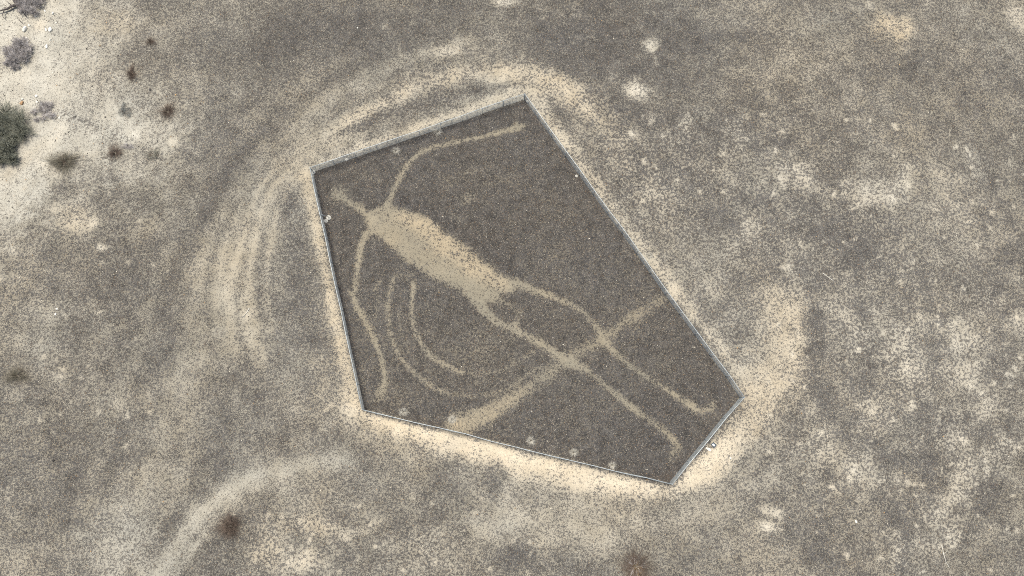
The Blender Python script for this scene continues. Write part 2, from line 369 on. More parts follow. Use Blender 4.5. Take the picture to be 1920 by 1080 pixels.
def clear(pts, wd, soft=4, k=0.95, **kw):
    c = dict(CL); c.update(kw)
    put(m_line(pts, wd, soft + 2.5, 0.4), k, dip=-0.03, **c)
# head and neck
put(m_blob(634, 364, 20, 21, 0, 0.45, 0.25), 0.8, dip=-0.02, **CL)
put(m_blob(628, 348, 5, 5), 0.8, cover=0.85)
clear([(645, 371), (665, 385), (692, 405)], [13, 13, 15], 4)
# arms and hands
clear([(700, 402), (722, 388), (731, 376), (738, 358), (750, 334), (768, 303), (784, 288), (815, 275), (870, 264), (930, 250), (972, 239)],
      [18, 16, 9, 8, 9, 10, 10, 8, 8, 8, 9], 3)
put(m_blob(972, 238, 16, 11, 20, 0.7), 0.65, **CL)
put(m_line([(960, 246), (968, 230), (984, 236)], 7, 6), 0.5, **CL)
clear([(702, 428), (685, 440), (676, 460), (671, 492), (667, 530), (662, 555), (668, 575), (685, 602), (700, 632), (714, 665), (720, 700), (721, 720)],
      [16, 12, 11, 11, 10, 11, 11, 9, 9, 9, 9, 10], 3)
put(m_line([(662, 556), (654, 546)], 7, 4), 0.7, **CL)
put(m_blob(718, 735, 14, 17, 20, 0.6), 0.6, **CL)
put(m_line([(720, 725), (712, 748), (700, 755)], 7, 6), 0.4, **CL)
# body
BODY = [(686, 408), (705, 392), (722, 386), (742, 390), (768, 394), (792, 402), (815, 420), (838, 440), (870, 468), (900, 490), (928, 508), (955, 520),
        (972, 530), (962, 548), (942, 553), (930, 566), (912, 566), (912, 588), (905, 590), (884, 560), (862, 545), (828, 529), (796, 508), (762, 490), (738, 470),
        (722, 455), (708, 440), (690, 430)]
put(m_poly(BODY, 9, 0.45), 0.96, dip=-0.05, **CL)
put(m_line([(760, 408), (800, 430), (840, 462), (890, 502), (940, 530)], [20, 34, 40, 36, 22], 14, 0.6), 0.85, warm=0.80, pale=0.14, cover=0.30, clump=0.7)
put(m_line([(720, 430), (760, 460), (820, 500), (880, 535)], [26, 20, 18, 18], 8, 0.5), 0.6, cover=0.08, warm=0.26, pale=0.02)
put(m_blob(700, 412, 16, 14), 0.8, cover=0.04, warm=0.30, pale=0.05)
# legs and feet
clear([(884, 550), (905, 578), (925, 600), (955, 614), (985, 628), (1020, 648), (1045, 665), (1065, 679), (1095, 690), (1120, 708), (1150, 735), (1180, 760), (1215, 786), (1242, 806), (1262, 824)],
      [22, 18, 15, 13, 11, 10, 12, 16, 12, 9, 10, 10, 10, 10, 11], 4)
put(m_line([(1262, 824), (1268, 840), (1258, 860)], [13, 20, 13], 7), 0.72, **CL)
clear([(968, 530), (1005, 545), (1040, 558), (1075, 572), (1100, 590), (1118, 612), (1130, 635), (1150, 660), (1180, 685), (1220, 711), (1260, 737), (1292, 757), (1305, 768)],
      [18, 10, 9, 9, 9, 10, 13, 11, 10, 9, 9, 9, 10], 4, 0.97, cover=0.20)
put(m_line([(1300, 765), (1315, 772), (1332, 764), (1340, 750)], [11, 15, 13, 9], 7), 0.7, **CL)
put(m_line([(930, 560), (955, 572), (975, 584), (967, 606)], [16, 9, 8, 12], 5), 0.4, **CL)
put(m_blob(967, 612, 8, 8), 0.7, **CL)
# bar crossing the legs
put(m_line([(1240, 561), (1205, 585), (1163, 611), (1117, 645), (1057, 678), (1022, 705), (966, 744), (910, 779), (858, 798)],
           [22, 19, 17, 16, 17, 19, 24, 32, 42], 10, 0.5), 0.68, dip=-0.02, cover=0.27, warm=0.32, pale=0.05, clump=0.4)
put(m_line([(990, 728), (960, 750), (915, 776), (870, 795)], [6, 12, 20, 30], 12, 0.6), 0.6, cover=0.16, warm=0.50, pale=0.06)
put(m_blob(855, 797, 10, 10), 0.8, warm=1.0, cover=0.25, pale=0.15)
put(m_blob(848, 786, 9, 9), 0.7, cover=0.2, pale=1.0, warm=0.05)
put(m_blob(1130, 640, 12, 10), 0.7, **CL)
put(m_blob(1068, 680, 17, 12), 0.8, **CL)
# faint ring tracks
for pts, kk, wd in (([(738, 520), (731, 550), (727, 578), (730, 617), (738, 645), (751, 670), (766, 689), (783, 705), (803, 721), (825, 733)], 0.50, 9), ([(776, 528), (773, 555), (771, 582), (774, 605), (781, 628), (794, 651), (811, 670), (836, 686), (866, 699)], 0.66, 9),
                ([(718, 518), (702, 545)], 0.4, 8), ([(825, 733), (852, 741), (881, 744), (910, 741), (938, 733), (962, 722), (985, 706), (1010, 690)], 0.34, 9), ([(866, 699), (900, 702), (935, 696), (970, 680), (1000, 660)], 0.26, 8),
                ([(752, 545), (747, 580), (748, 610), (757, 640), (775, 672), (805, 697)], 0.2, 6), ([(800, 560), (797, 590), (806, 622), (830, 650), (865, 668)], 0.14, 7), ([(708, 560), (706, 600), (713, 640)], 0.16, 7), ([(1180, 640), (1200, 600), (1190, 540), (1150, 480)], 0.12, 8)):
    put(m_line(pts, wd - 1.5, 4, 0.45), kk * 1.2, cover=0.24, warm=0.34, pale=0.08)
for bx, by, rx, ry, kk in ((878, 371, 22, 14, 0.35), (885, 322, 24, 8, 0.25), (930, 330, 50, 30, 0.12), (1050, 480, 40, 60, 0.12), (900, 640, 60, 40, 0.14), (1090, 790, 60, 30, 0.10), (690, 330, 30, 14, 0.2), (830, 330, 30, 40, 0.12), (760, 740, 40, 20, 0.2), (1230, 700, 40, 30, 0.14), (680, 700, 14, 40, 0.2)):
    put(m_blob(bx, by, rx, ry, rng.uniform(-30, 30), 0.9), kk * 1.9, cover=0.45, warm=0.4, pale=0.1)
put(m_blob(760, 518, 26, 10, 20), 0.35, cover=0.4)
put(m_blob(905, 545, 30, 10, -30), 0.3, cover=0.1)
# dry pale spots near the fence inside
for bx, by in ((743, 283), (820, 247), (997, 827), (1077, 848), (757, 774), (1148, 872), (1218, 478)):
    put(m_blob(bx, by, 11, 8), 0.45, cover=0.5, pale=0.7, warm=0.35)
# litter beneath shrubs
for bx, by, rx, ry, kk in ((283, 80, 16, 14, 0.6), (247, 137, 16, 20, 0.7), (313, 210, 22, 22, 0.7), (120, 302, 34, 26, 0.5), (215, 283, 20, 16, 0.5), (35, 704, 26, 20, 0.7), (432, 986, 24, 22, 0.8), (1192, 1064, 34, 30, 0.7),
                           (15, 250, 60, 70, 0.5), (85, 205, 24, 20, 0.3), (1253, 893, 20, 14, 0.5)):
    put(m_blob(bx, by, rx, ry), kk, litter=1.0)
_v = COVER * (1 - COVER) * 4
COVER += (0.20 * _v + 0.03) * (0.55 + 0.6 * CLUMP) * (1 - 0.25 * DARKSOIL) * (fbm(X, Y, 1.3, 3, 21) * 0.9 + fbm(X, Y, 5.0, 3, 22) * 0.8)
WARM += 0.24 * fbm(X, Y, 6.0, 4, 23); BLUE += 0.5 * fbm(X, Y, 8.0, 4, 25)
COVER += 0.10 * (0.4 + COVER) * fbm(X, Y, 16.0, 3, 26) * (COVER > 0.3); PALE += 0.22 * fbm(X, Y, 1.6, 3, 24) * (1 - 0.8 * DARKSOIL)
#PAINT-END

ZG = 0.03 * NZ['m'] + 0.012 * NZ['s'] + 0.10 * fbm(X, Y, 22.0, 3, 12) + DIP
wi, wm_ = m_poly(wash, 75, 0.4)
ZG[wi] -= 0.55 * wm_
farf = np.clip((np.hypot(X, Y) - 110) / 600, 0, 1)
ZG += farf * 5.0 * (fbm(X, Y, 240.0, 3, 15))


def ground_z(x, y):
    i = min(max(np.searchsorted(gx, x) - 1, 0), NX - 2); j = min(max(np.searchsorted(gy, y) - 1, 0), NY - 2)
    tx = (x - gx[i]) / (gx[i + 1] - gx[i]); ty = (y - gy[j]) / (gy[j + 1] - gy[j])
    z = ZG.reshape(NY, NX)
    return float((z[j, i] * (1 - tx) + z[j, i + 1] * tx) * (1 - ty) + (z[j + 1, i] * (1 - tx) + z[j + 1, i + 1] * tx) * ty)


def mesh_np(name, verts, faces, k):
    me = bpy.data.meshes.new(name)
    nv, nf = len(verts), len(faces)
    me.vertices.add(nv)
    me.vertices.foreach_set('co', np.ascontiguousarray(verts, np.float32).ravel())
    me.loops.add(nf * k)
    me.loops.foreach_set('vertex_index', np.ascontiguousarray(faces, np.int32).ravel())
    me.polygons.add(nf)
    me.polygons.foreach_set('loop_start', np.arange(nf, dtype=np.int32) * k)
    me.polygons.foreach_set('loop_total', np.full(nf, k, np.int32))
    me.update(calc_edges=True)
    return me


def color_attr(me, name, rgba):
    a = me.color_attributes.new(name, 'FLOAT_COLOR', 'POINT')
    a.data.foreach_set('color', np.ascontiguousarray(rgba, np.float32).ravel())


# ------------------------------------------------------------ node helpers
def new_mat(name):
    m = bpy.data.materials.new(name)
    m.use_nodes = True
    return m, m.node_tree.nodes, m.node_tree.links, m.node_tree.nodes['Principled BSDF']


class NT:
    def __init__(s, mat): s.n = mat.node_tree.nodes; s.l = mat.node_tree.links
    def _in(s, node, i, v):
        if isinstance(v, bpy.types.NodeSocket): s.l.new(v, node.inputs[i])
        elif v is not None: node.inputs[i].default_value = v
    def math(s, op, a, b=None, c=None, clamp=False):
        m = s.n.new('ShaderNodeMath'); m.operation = op; m.use_clamp = clamp
        s._in(m, 0, a); s._in(m, 1, b); s._in(m, 2, c); return m.outputs[0]
    def mix(s, f, a, b):
        m = s.n.new('ShaderNodeMix'); m.data_type = 'RGBA'
        s._in(m, 0, f); s._in(m, 6, a); s._in(m, 7, b); return m.outputs[2]
    def noise(s, co, scale, detail=2, rough=0.5):
        m = s.n.new('ShaderNodeTexNoise'); s.l.new(co, m.inputs['Vector'])
        m.inputs['Scale'].default_value = scale; m.inputs['Detail'].default_value = detail; m.inputs['Roughness'].default_value = rough
        return m.outputs['Fac']
    def voro(s, co, scale, feature='F1'):
        m = s.n.new('ShaderNodeTexVoronoi'); m.voronoi_dimensions = '2D'; m.feature = feature
        s.l.new(co, m.inputs['Vector']); m.inputs['Scale'].default_value = scale; return m
    def step(s, v, lo, hi):
        m = s.n.new('ShaderNodeMapRange'); m.interpolation_type = 'SMOOTHSTEP'
        s._in(m, 0, v); m.inputs[1].default_value = lo; m.inputs[2].default_value = hi; return m.outputs[0]
    def sep(s, c):
        m = s.n.new('ShaderNodeSeparateColor'); s.l.new(c, m.inputs[0]); return m.outputs
    def attr(s, name):
        m = s.n.new('ShaderNodeAttribute'); m.attribute_name = name; return m.outputs


gm, gn, gl, gb = new_mat("desert_pavement")
T = NT(gm)
tc = gn.new('ShaderNodeTexCoord').outputs['Object']
A1 = T.attr('soil'); s1 = T.sep(A1['Color'])
cover, warm, pale, clump = s1[0], s1[1], s1[2], A1['Alpha']
A2 = T.attr('stone'); s2 = T.sep(A2['Color'])
litter, blue, inner = s2[0], s2[1], s2[2]
# warp the cell lattice a little so that stones do not look like a regular mosaic
wv = gn.new('ShaderNodeTexNoise'); gl.new(tc, wv.inputs['Vector']); wv.inputs['Scale'].default_value = 3.0; wv.inputs['Detail'].default_value = 2
wmx = gn.new('ShaderNodeVectorMath'); wmx.operation = 'MULTIPLY_ADD'
gl.new(wv.outputs['Color'], wmx.inputs[0]); wmx.inputs[1].default_value = (0.25, 0.25, 0); gl.new(tc, wmx.inputs[2])
co = wmx.outputs[0]
v1 = T.voro(co, 11.0); c1 = T.sep(v1.outputs['Color'])
v2 = T.voro(co, 23.0); c2 = T.sep(v2.outputs['Color'])
n_med = T.noise(tc, 2.3, 5, 0.68)
n_big = T.noise(tc, 0.45, 4, 0.6)
nm = T.math('SUBTRACT', n_med, 0.5); nb = T.math('SUBTRACT', n_big, 0.5)
cl_amp = T.math('MULTIPLY', clump, T.math('ADD', T.math('ADD', T.math('MULTIPLY', nm, 1.8), T.math('MULTIPLY', nb, 1.2)), T.math('MULTIPLY', T.math('SUBTRACT', T.step(T.noise(tc, 2.9, 3, 0.62), 0.34, 0.66), 0.5), 1.15)))
edge = T.math('MULTIPLY', T.math('MULTIPLY', cover, T.math('SUBTRACT', 1.0, cover)), 4.0)
edge = T.math('ADD', T.math('MULTIPLY', edge, 0.85), 0.15)
cov = T.math('ADD', cover, T.math('MULTIPLY', cl_amp, edge))
r1 = T.math('ADD', T.math('ADD', T.math('MULTIPLY', c1[0], 0.38), T.math('MULTIPLY', c2[0], 0.30)), T.math('MULTIPLY', T.step(T.noise(tc, 6.0, 4, 0.65), 0.28, 0.72), 0.32))
r1 = T.step(r1, 0.08, 0.92)
isst = T.step(T.math('SUBTRACT', cov, r1), -0.17, 0.17)
# stones
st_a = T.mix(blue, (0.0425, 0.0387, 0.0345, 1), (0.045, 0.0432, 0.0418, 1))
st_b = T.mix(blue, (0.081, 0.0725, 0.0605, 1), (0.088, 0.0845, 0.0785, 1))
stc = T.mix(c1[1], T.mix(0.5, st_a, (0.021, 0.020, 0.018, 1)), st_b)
var_ = T.math('ADD', 0.70, T.math('MULTIPLY', T.step(T.noise(tc, 0.8, 5, 0.7), 0.3, 0.7), 0.6))
vs = gn.new('ShaderNodeVectorMath'); vs.operation = 'SCALE'; gl.new(stc, vs.inputs[0]); gl.new(var_, vs.inputs['Scale']); stc = vs.outputs[0]
stc = T.mix(T.math('MULTIPLY', T.math('MULTIPLY', pale, T.math('SUBTRACT', 1.0, cover)), 0.85), stc, (0.27, 0.25, 0.205, 1))
spk = T.math('MULTIPLY', T.step(c2[1], 0.95, 0.985), 0.75)
stc = T.mix(spk, stc, (0.42, 0.37, 0.28, 1))
rust = T.math('MULTIPLY', T.step(c2[2], 0.955, 0.985), 0.6)
stc = T.mix(rust, stc, (0.26, 0.16, 0.075, 1))
# soil
so_c = T.mix(warm, (0.188, 0.174, 0.130, 1), (0.36, 0.281, 0.166, 1))
so_p = T.mix(warm, (0.46, 0.44, 0.365, 1), (0.66, 0.563, 0.405, 1))
soil = T.mix(pale, so_c, so_p)
sv = T.math('ADD', 0.80, T.math('MULTIPLY', T.math('ADD', c2[2], T.math('MULTIPLY', n_med, 0.6)), 0.25))
vm = gn.new('ShaderNodeVectorMath'); vm.operation = 'SCALE'; gl.new(soil, vm.inputs[0]); gl.new(sv, vm.inputs['Scale'])
soil = vm.outputs[0]
grit = T.mix(T.math('MULTIPLY', T.math('POWER', cover, 1.2), 0.9), soil, T.mix(pale, (0.068, 0.0632, 0.052, 1), (0.200, 0.187, 0.146, 1)))
col = T.mix(isst, grit, stc)
lit_n = T.math('MULTIPLY', litter, T.step(T.math('ADD', T.math('MULTIPLY', c1[2], 0.6), T.math('MULTIPLY', n_med, 0.6)), 0.35, 0.75))
col = T.mix(T.math('MULTIPLY', lit_n, 0.85), col, (0.085, 0.062, 0.042, 1))
gl.new(col, gb.inputs['Base Color'])
gb.inputs['Roughness'].default_value = 0.95
gb.inputs['Specular IOR Level'].default_value = 0.15
hgt = T.math('ADD', T.math('MULTIPLY', T.math('SUBTRACT', 0.5, v1.outputs['Distance']), isst), T.math('MULTIPLY', c2[0], 0.5))
bp = gn.new('ShaderNodeBump'); bp.inputs['Strength'].default_value = 0.7; bp.inputs['Distance'].default_value = 0.05
gl.new(hgt, bp.inputs['Height']); gl.new(bp.outputs[0], gb.inputs['Normal'])

idx = np.arange(NV).reshape(NY, NX)
quads = np.stack([idx[:-1, :-1], idx[:-1, 1:], idx[1:, 1:], idx[1:, :-1]], -1).reshape(-1, 4)
gme = mesh_np("ground", np.stack([X, Y, ZG], -1), quads, 4)
cl01 = lambda a: np.clip(a, 0, 1.3)
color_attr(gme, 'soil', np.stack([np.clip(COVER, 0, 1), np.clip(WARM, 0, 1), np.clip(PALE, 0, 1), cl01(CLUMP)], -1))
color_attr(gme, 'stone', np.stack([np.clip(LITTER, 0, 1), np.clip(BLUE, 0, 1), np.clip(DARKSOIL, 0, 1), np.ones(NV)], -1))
gme.materials.append(gm)
ground = bpy.data.objects.new("ground", gme)
ground['kind'] = 'structure'
COL.objects.link(ground)
gme.polygons.foreach_set('use_smooth', np.ones(len(quads), bool))

# ------------------------------------------------------------ object helpers
def tag(o, label, cat, group=None):
    o['label'] = label; o['category'] = cat
    if group: o['group'] = group
    return o


def empty(name, x, y, z=None):
    o = bpy.data.objects.new(name, None)
    o.empty_display_size = 0.3
    o.location = (x, y, ground_z(x, y) if z is None else z)
    COL.objects.link(o)
    return o


class MB:
    """collects verts and faces"""
    def __init__(s): s.v = []; s.f = []
    def tube(s, pts, rad, sides=6, cap=True):
        pts = [Vector(p) for p in pts]; n = len(pts)
        rad = [rad] * n if not hasattr(rad, '__len__') else rad
        b = len(s.v)
        for i, p in enumerate(pts):
            d = (pts[min(i + 1, n - 1)] - pts[max(i - 1, 0)])
            d = d.normalized() if d.length > 1e-9 else Vector((0, 0, 1))
            u = d.cross(Vector((0, 0, 1)) if abs(d.z) < 0.9 else Vector((1, 0, 0))).normalized(); w_ = d.cross(u)
            for k in range(sides):
                a = 2 * math.pi * k / sides
                s.v.append(p + (u * math.cos(a) + w_ * math.sin(a)) * rad[i])
        for i in range(n - 1):
            for k in range(sides):
                k2 = (k + 1) % sides
                s.f.append((b + i * sides + k, b + i * sides + k2, b + (i + 1) * sides + k2, b + (i + 1) * sides + k))
        if cap:
            s.f.append(tuple(b + k for k in range(sides))[::-1]); s.f.append(tuple(b + (n - 1) * sides + k for k in range(sides)))
    def box(s, c, sz, mat=None):
        b = len(s.v)
        for dx, dy, dz in ((-1, -1, -1), (1, -1, -1), (1, 1, -1), (-1, 1, -1), (-1, -1, 1), (1, -1, 1), (1, 1, 1), (-1, 1, 1)):
            p = Vector((dx * sz[0] / 2, dy * sz[1] / 2, dz * sz[2] / 2))
            if mat: p = mat @ p
            s.v.append(Vector(c) + p)
        for q in ((3, 2, 1, 0), (4, 5, 6, 7), (0, 1, 5, 4), (1, 2, 6, 5), (2, 3, 7, 6), (3, 0, 4, 7)):
            s.f.append(tuple(b + i for i in q))
    def build(s, name, mat, parent=None, smooth=False):
        me = bpy.data.meshes.new(name)
        me.from_pydata([tuple(v) for v in s.v], [], s.f)
        me.materials.append(mat)
        if smooth: me.polygons.foreach_set('use_smooth', np.ones(len(s.f), bool))
        me.update()
        o = bpy.data.objects.new(name, me)
        COL.objects.link(o)
        if parent: o.parent = parent
        return o


def noisy_mat(name, ca, cb, scale=6, rough=0.8, metallic=0.0, bump=0.0, rnd=False):
    m, n, l, b = new_mat(name); t = NT(m)
    tcx = n.new('ShaderNodeTexCoord').outputs['Object']
    f = t.noise(tcx, scale, 4, 0.6)
    l.new(t.mix(t.step(f, 0.3, 0.7), ca + (1,), cb + (1,)), b.inputs['Base Color'])
    b.inputs['Roughness'].default_value = rough; b.inputs['Metallic'].default_value = metallic
    if bump:
        bb = n.new('ShaderNodeBump'); bb.inputs['Strength'].default_value = bump; bb.inputs['Distance'].default_value = 0.03
        l.new(f, bb.inputs['Height']); l.new(bb.outputs[0], b.inputs['Normal'])
    return m


M = dict(
    galv=noisy_mat('galvanised_steel', (0.28, 0.31, 0.32), (0.38, 0.42, 0.42), 3, 0.45, 0.25),
    rail=noisy_mat('galvanised_rail', (0.40, 0.43, 0.41), (0.50, 0.53, 0.505), 2, 0.4, 0.15),
    wire=noisy_mat('galvanised_wire', (0.22, 0.24, 0.23), (0.34, 0.36, 0.345), 2, 0.5, 0.2),
    concrete=noisy_mat('pale_concrete', (0.36, 0.34, 0.28), (0.48, 0.46, 0.39), 8, 0.9, 0, 0.4),
    greytwig=noisy_mat('grey_twigs', (0.21, 0.19, 0.17), (0.56, 0.515, 0.47), 2.5, 0.9),
    browntwig=noisy_mat('brown_twigs', (0.065, 0.045, 0.03), (0.17, 0.125, 0.09), 3, 0.9),
    olivetwig=noisy_mat('olive_twigs', (0.08, 0.07, 0.042), (0.22, 0.195, 0.14), 3, 0.9),
    rusttwig=noisy_mat('rusty_dry_leaves', (0.13, 0.085, 0.035), (0.25, 0.175, 0.085), 3, 0.9),
    green=noisy_mat('grey_green_foliage', (0.09, 0.095, 0.065), (0.27, 0.265, 0.195), 1.6, 0.8),
    straw=noisy_mat('bleached_straw', (0.36, 0.33, 0.26), (0.58, 0.55, 0.46), 4, 0.9),
    cushion=noisy_mat('cushion_leaves', (0.22, 0.21, 0.16), (0.42, 0.39, 0.30), 5, 0.9),
    greycush=noisy_mat('grey_cushion_leaves', (0.16, 0.165, 0.14), (0.36, 0.355, 0.31), 4, 0.9),
    bark=noisy_mat('dark_dead_bark', (0.035, 0.029, 0.025), (0.12, 0.10, 0.085), 6, 0.95, 0, 0.8),
    rockp=noisy_mat('pale_rock', (0.50, 0.46, 0.36), (0.74, 0.70, 0.60), 4, 0.9, 0, 0.6),
    rocko=noisy_mat('orange_rock', (0.30, 0.17, 0.08), (0.45, 0.29, 0.15), 5, 0.9, 0, 0.6),
    rockd=noisy_mat('dark_rock', (0.03, 0.028, 0.026), (0.08, 0.073, 0.067), 5, 0.9, 0, 0.6),
    signdark=noisy_mat('dark_sign_steel', (0.055, 0.075, 0.085), (0.10, 0.125, 0.135), 6, 0.5, 0.3),
    signpale=noisy_mat('pale_sign_face', (0.70, 0.70, 0.68), (0.80, 0.80, 0.78), 6, 0.5),
)

# ------------------------------------------------------------ chain link fence
FH = 1.8
TOPS = [(581, 314), (984, 176), (1396, 745), (1261, 908), (679, 768)]
FC = [Vector(P(px, py, FH)) for px, py in TOPS]
fc0 = sum(FC, Vector((0, 0))) / 5
fence = empty("chain_link_fence", fc0.x, fc0.y, 0.0)
tag(fence, "five sided galvanised chain link fence enclosing the dark ground with the giant human figure", "fence")


def FL(p, z): return Vector((p.x - fc0.x, p.y - fc0.y, z))


def gz2(p): return ground_z(p.x, p.y)


for k in range(5):
    a, b = FC[k], FC[(k + 1) % 5]
    L = (b - a).length; d = (b - a) / L
    nrm = Vector((-d.y, d.x))
    if (Vector((fc0.x, fc0.y)) - a).dot(nrm) > 0: nrm = -nrm       # outward
    # corner post with footing
    mb = MB(); mb.tube([FL(a, gz2(a) - 0.3), FL(a, FH + 0.05), FL(a, FH + 0.08)], [0.055, 0.055, 0.02], 10)
    mb.build("corner_post", M['galv'], fence, True)
    fo = MB(); z0 = gz2(a); cxy = FL(a, z0)
    if k == 0: fo.tube([cxy + Vector((0, 0, -0.15)), cxy + Vector((0, 0, 0.04)), cxy + Vector((0, 0, 0.07))], [0.26, 0.25, 0.12], 12)
    if k == 0: fo.build("footing", M['concrete'], fence)
    nseg = max(2, round(L / 3.05))
    sag = [rng.normal(0, 0.05) for _ in range(nseg + 1)]; sag[0] = sag[-1] = 0
    pts = [a + d * (L * i / nseg) + nrm * sag[i] for i in range(nseg + 1)]
    rail_b = MB()
    rail_b.tube([FL(p, FH - 0.01 + (0 if i in (0, nseg) else rng.normal(0, 0.012))) for i, p in enumerate(pts)], 0.029, 8)
    rail_b.build("top_rail", M['rail'], fence, True)
    tw = MB(); tw.tube([FL(p + nrm * 0.06, gz2(p) + 0.08) for p in pts], 0.007, 4)
    tw.build("tension_wire", M['galv'], fence)
    for i in range(1, nseg):
        mb = MB(); p = pts[i]
        mb.tube([FL(p, gz2(p) - 0.3), FL(p, FH - 0.05)], 0.035, 8)
        mb.build("line_post", M['galv'], fence, True)
    # woven wire: two families of diagonals, bulging slightly between the posts
    ws = MB(); sp = 0.085; hh = FH - 0.06

    def wp(s_, z):
        s_ = min(max(s_, 0), L); f = s_ / L * nseg; i = min(int(f), nseg - 1); t = f - i
        base = pts[i] * (1 - t) + pts[i + 1] * t
        bul = 0.05 + 0.05 * math.sin(math.pi * t) * (0.5 + 0.5 * math.sin(z * 2.2 + i * 1.7 + k))
        return FL(base + nrm * bul, z)
    for sgn in (1, -1):
        s_ = -hh
        while s_ < L + hh:
            s0, s1 = (s_, s_ + hh)
            t0 = max(0.0, -s0 / hh); t1 = min(1.0, (L - s0) / hh)
            if t1 - t0 > 0.03:
                line = []
                for t in (t0, (t0 + t1) / 2, t1):
                    zz = t if sgn > 0 else 1 - t
                    line.append(wp(s0 + t * hh, 0.04 + zz * hh) + Vector((0, 0, 0)))
                ws.tube(line, 0.0038, 3, False)
            s_ += sp
    ws.build("wire_mesh", M['wire'], fence)
# brace bay and its broken concrete footing on the left side
a, b = FC[0], FC[4]; d = (b - a).normalized(); inn = Vector((d.y, -d.x))
if (Vector((fc0.x, fc0.y)) - a).dot(inn) < 0: inn = -inn
q = Vector(P(603, 402, FH))
mb = MB(); mb.tube([FL(q, FH - 0.1), FL(q + inn * 0.55, 0.08 + gz2(q))], 0.03, 8); mb.build("brace", M['galv'], fence, True)
for dx, dy, rr in ((0.45, 0.0, 0.34), (0.05, -0.35, 0.28)):
    c = q + inn * dx - d * dy; fo = MB(); z0 = gz2(c); cc = FL(c, z0)
    fo.tube([cc + Vector((0, 0, -0.1)), cc + Vector((0, 0, 0.06)), cc + Vector((0.04, 0.02, 0.10))], [rr, rr * 0.95, rr * 0.5], 7)
    fo.build("footing", M['concrete'], fence)
for px, py in ((650, 299), (989, 190), (1081, 330)):
    c = Vector(P(px, py)); fo = MB(); cc = FL(c, gz2(c))
    fo.tube([cc + Vector((0, 0, -0.1)), cc + Vector((0, 0, 0.04)), cc + Vector((0.02, 0.03, 0.07))], [0.24, 0.2, 0.1], 6)
    fo.build("footing", M['concrete'], fence)

# ------------------------------------------------------------ sign outside the fence
bx_, by_ = P(1333, 833)
sg = empty("sign_post", bx_, by_)
tag(sg, "small slanted sign on a dark post standing on the tan path outside the fence", "sign")
mb = MB(); mb.tube([(0, 0, -0.3), (0, 0, 1.12)], 0.05, 10); mb.build("post", M['signdark'], sg, True)
rot = Euler((R(-38), 0, R(142)), 'XYZ').to_matrix()
mb = MB(); mb.box((0, 0, 1.2), (0.56, 0.46, 0.03), rot)
fr = mb.build("panel", M['signdark'], sg)
mb = MB(); mb.box(Vector((0, 0, 1.2)) + rot @ Vector((0.02, 0.04, 0.021)), (0.34, 0.24, 0.012), rot); mb.build("sign_face", M['signpale'], fr)
mb = MB(); mb.box(Vector((0, 0, 1.14)) + rot @ Vector((0, 0, -0.03)), (0.18, 0.18, 0.02), rot); mb.build("bracket", M['signdark'], sg)


# ------------------------------------------------------------ plants
def twigs(n, rad, hgt, thick, subs=2, spread=(15, 80), gap=0.0, seed=0, droop=0.2, elong=(1, 1), off=(0, 0), r0=0.12, sides=3):
    """bundle of thin forked stems radiating from one root crown"""
    rr = random.Random(seed); mb = MB()
    for i in range(n):
        az = rr.uniform(0, 2 * math.pi)
        el = R(rr.uniform(*spread)); ln = rr.uniform(0.55, 1.05) * (1 - gap * (0.5 + 0.5 * math.sin(az * 3 + seed)))
        r_ = rad * ln * math.cos(el) ** 0.5 if True else 0
        tip = Vector((math.cos(az) * r_ * elong[0], math.sin(az) * r_ * elong[1], hgt * ln * math.sin(el) + 0.03))
        b0 = Vector((math.cos(az) * r0 * rad * rr.random(), math.sin(az) * r0 * rad * rr.random(), 0.0))
        j = lambda q: Vector((rr.gauss(0, q), rr.gauss(0, q), rr.gauss(0, q * 0.7)))
        m1 = b0.lerp(tip, 0.35) + j(rad * 0.06) + Vector((0, 0, hgt * 0.16)); m2 = b0.lerp(tip, 0.7) + j(rad * 0.07) + Vector((0, 0, hgt * 0.10))
        tip.z = max(0.03, tip.z - droop * hgt * rr.random())
        o = Vector((off[0], off[1], 0))
        b0.z -= 0.12
        mb.tube([b0 + o, m1 + o, m2 + o, tip + o], [thick, thick * 0.8, thick * 0.55, thick * 0.2], sides, False)
        for s in range(subs):
            st = m1.lerp(tip, rr.uniform(0.0, 0.75)); dv = (tip - b0) * rr.uniform(0.25, 0.45) + j(rad * 0.16)
            e = st + dv; e.z = max(0.02, e.z)
            mb.tube([st + o, st.lerp(e, 0.5) + j(rad * 0.03) + o, e + o], [thick * 0.55, thick * 0.45, thick * 0.15], sides, False)
    return mb


def tufted(lobes, n, rad, hgt, thick, seed, elong=(1, 1), off=(0, 0), lobe=0.52, spread=(10, 85), subs=2):
    rr = random.Random(seed); mb = MB()
    for k in range(lobes):
        az = k * 2.4 + rr.uniform(-0.3, 0.3); q = rad * (0.15 + 0.62 * math.sqrt(k / max(1, lobes - 1)))
        o = (math.cos(az) * q * elong[0] + off[0], math.sin(az) * q * elong[1] + off[1])
        t = twigs(n, rad * lobe * rr.uniform(0.8, 1.2), hgt * rr.uniform(0.6, 1.0), thick * rr.uniform(0.8, 1.2), subs, spread, 0.15, seed * 31 + k, 0.3, (1, 1), o, 0.05)
        b = len(mb.v); mb.v += t.v; mb.f += [tuple(i + b for i in f) for f in t.f]
    return mb


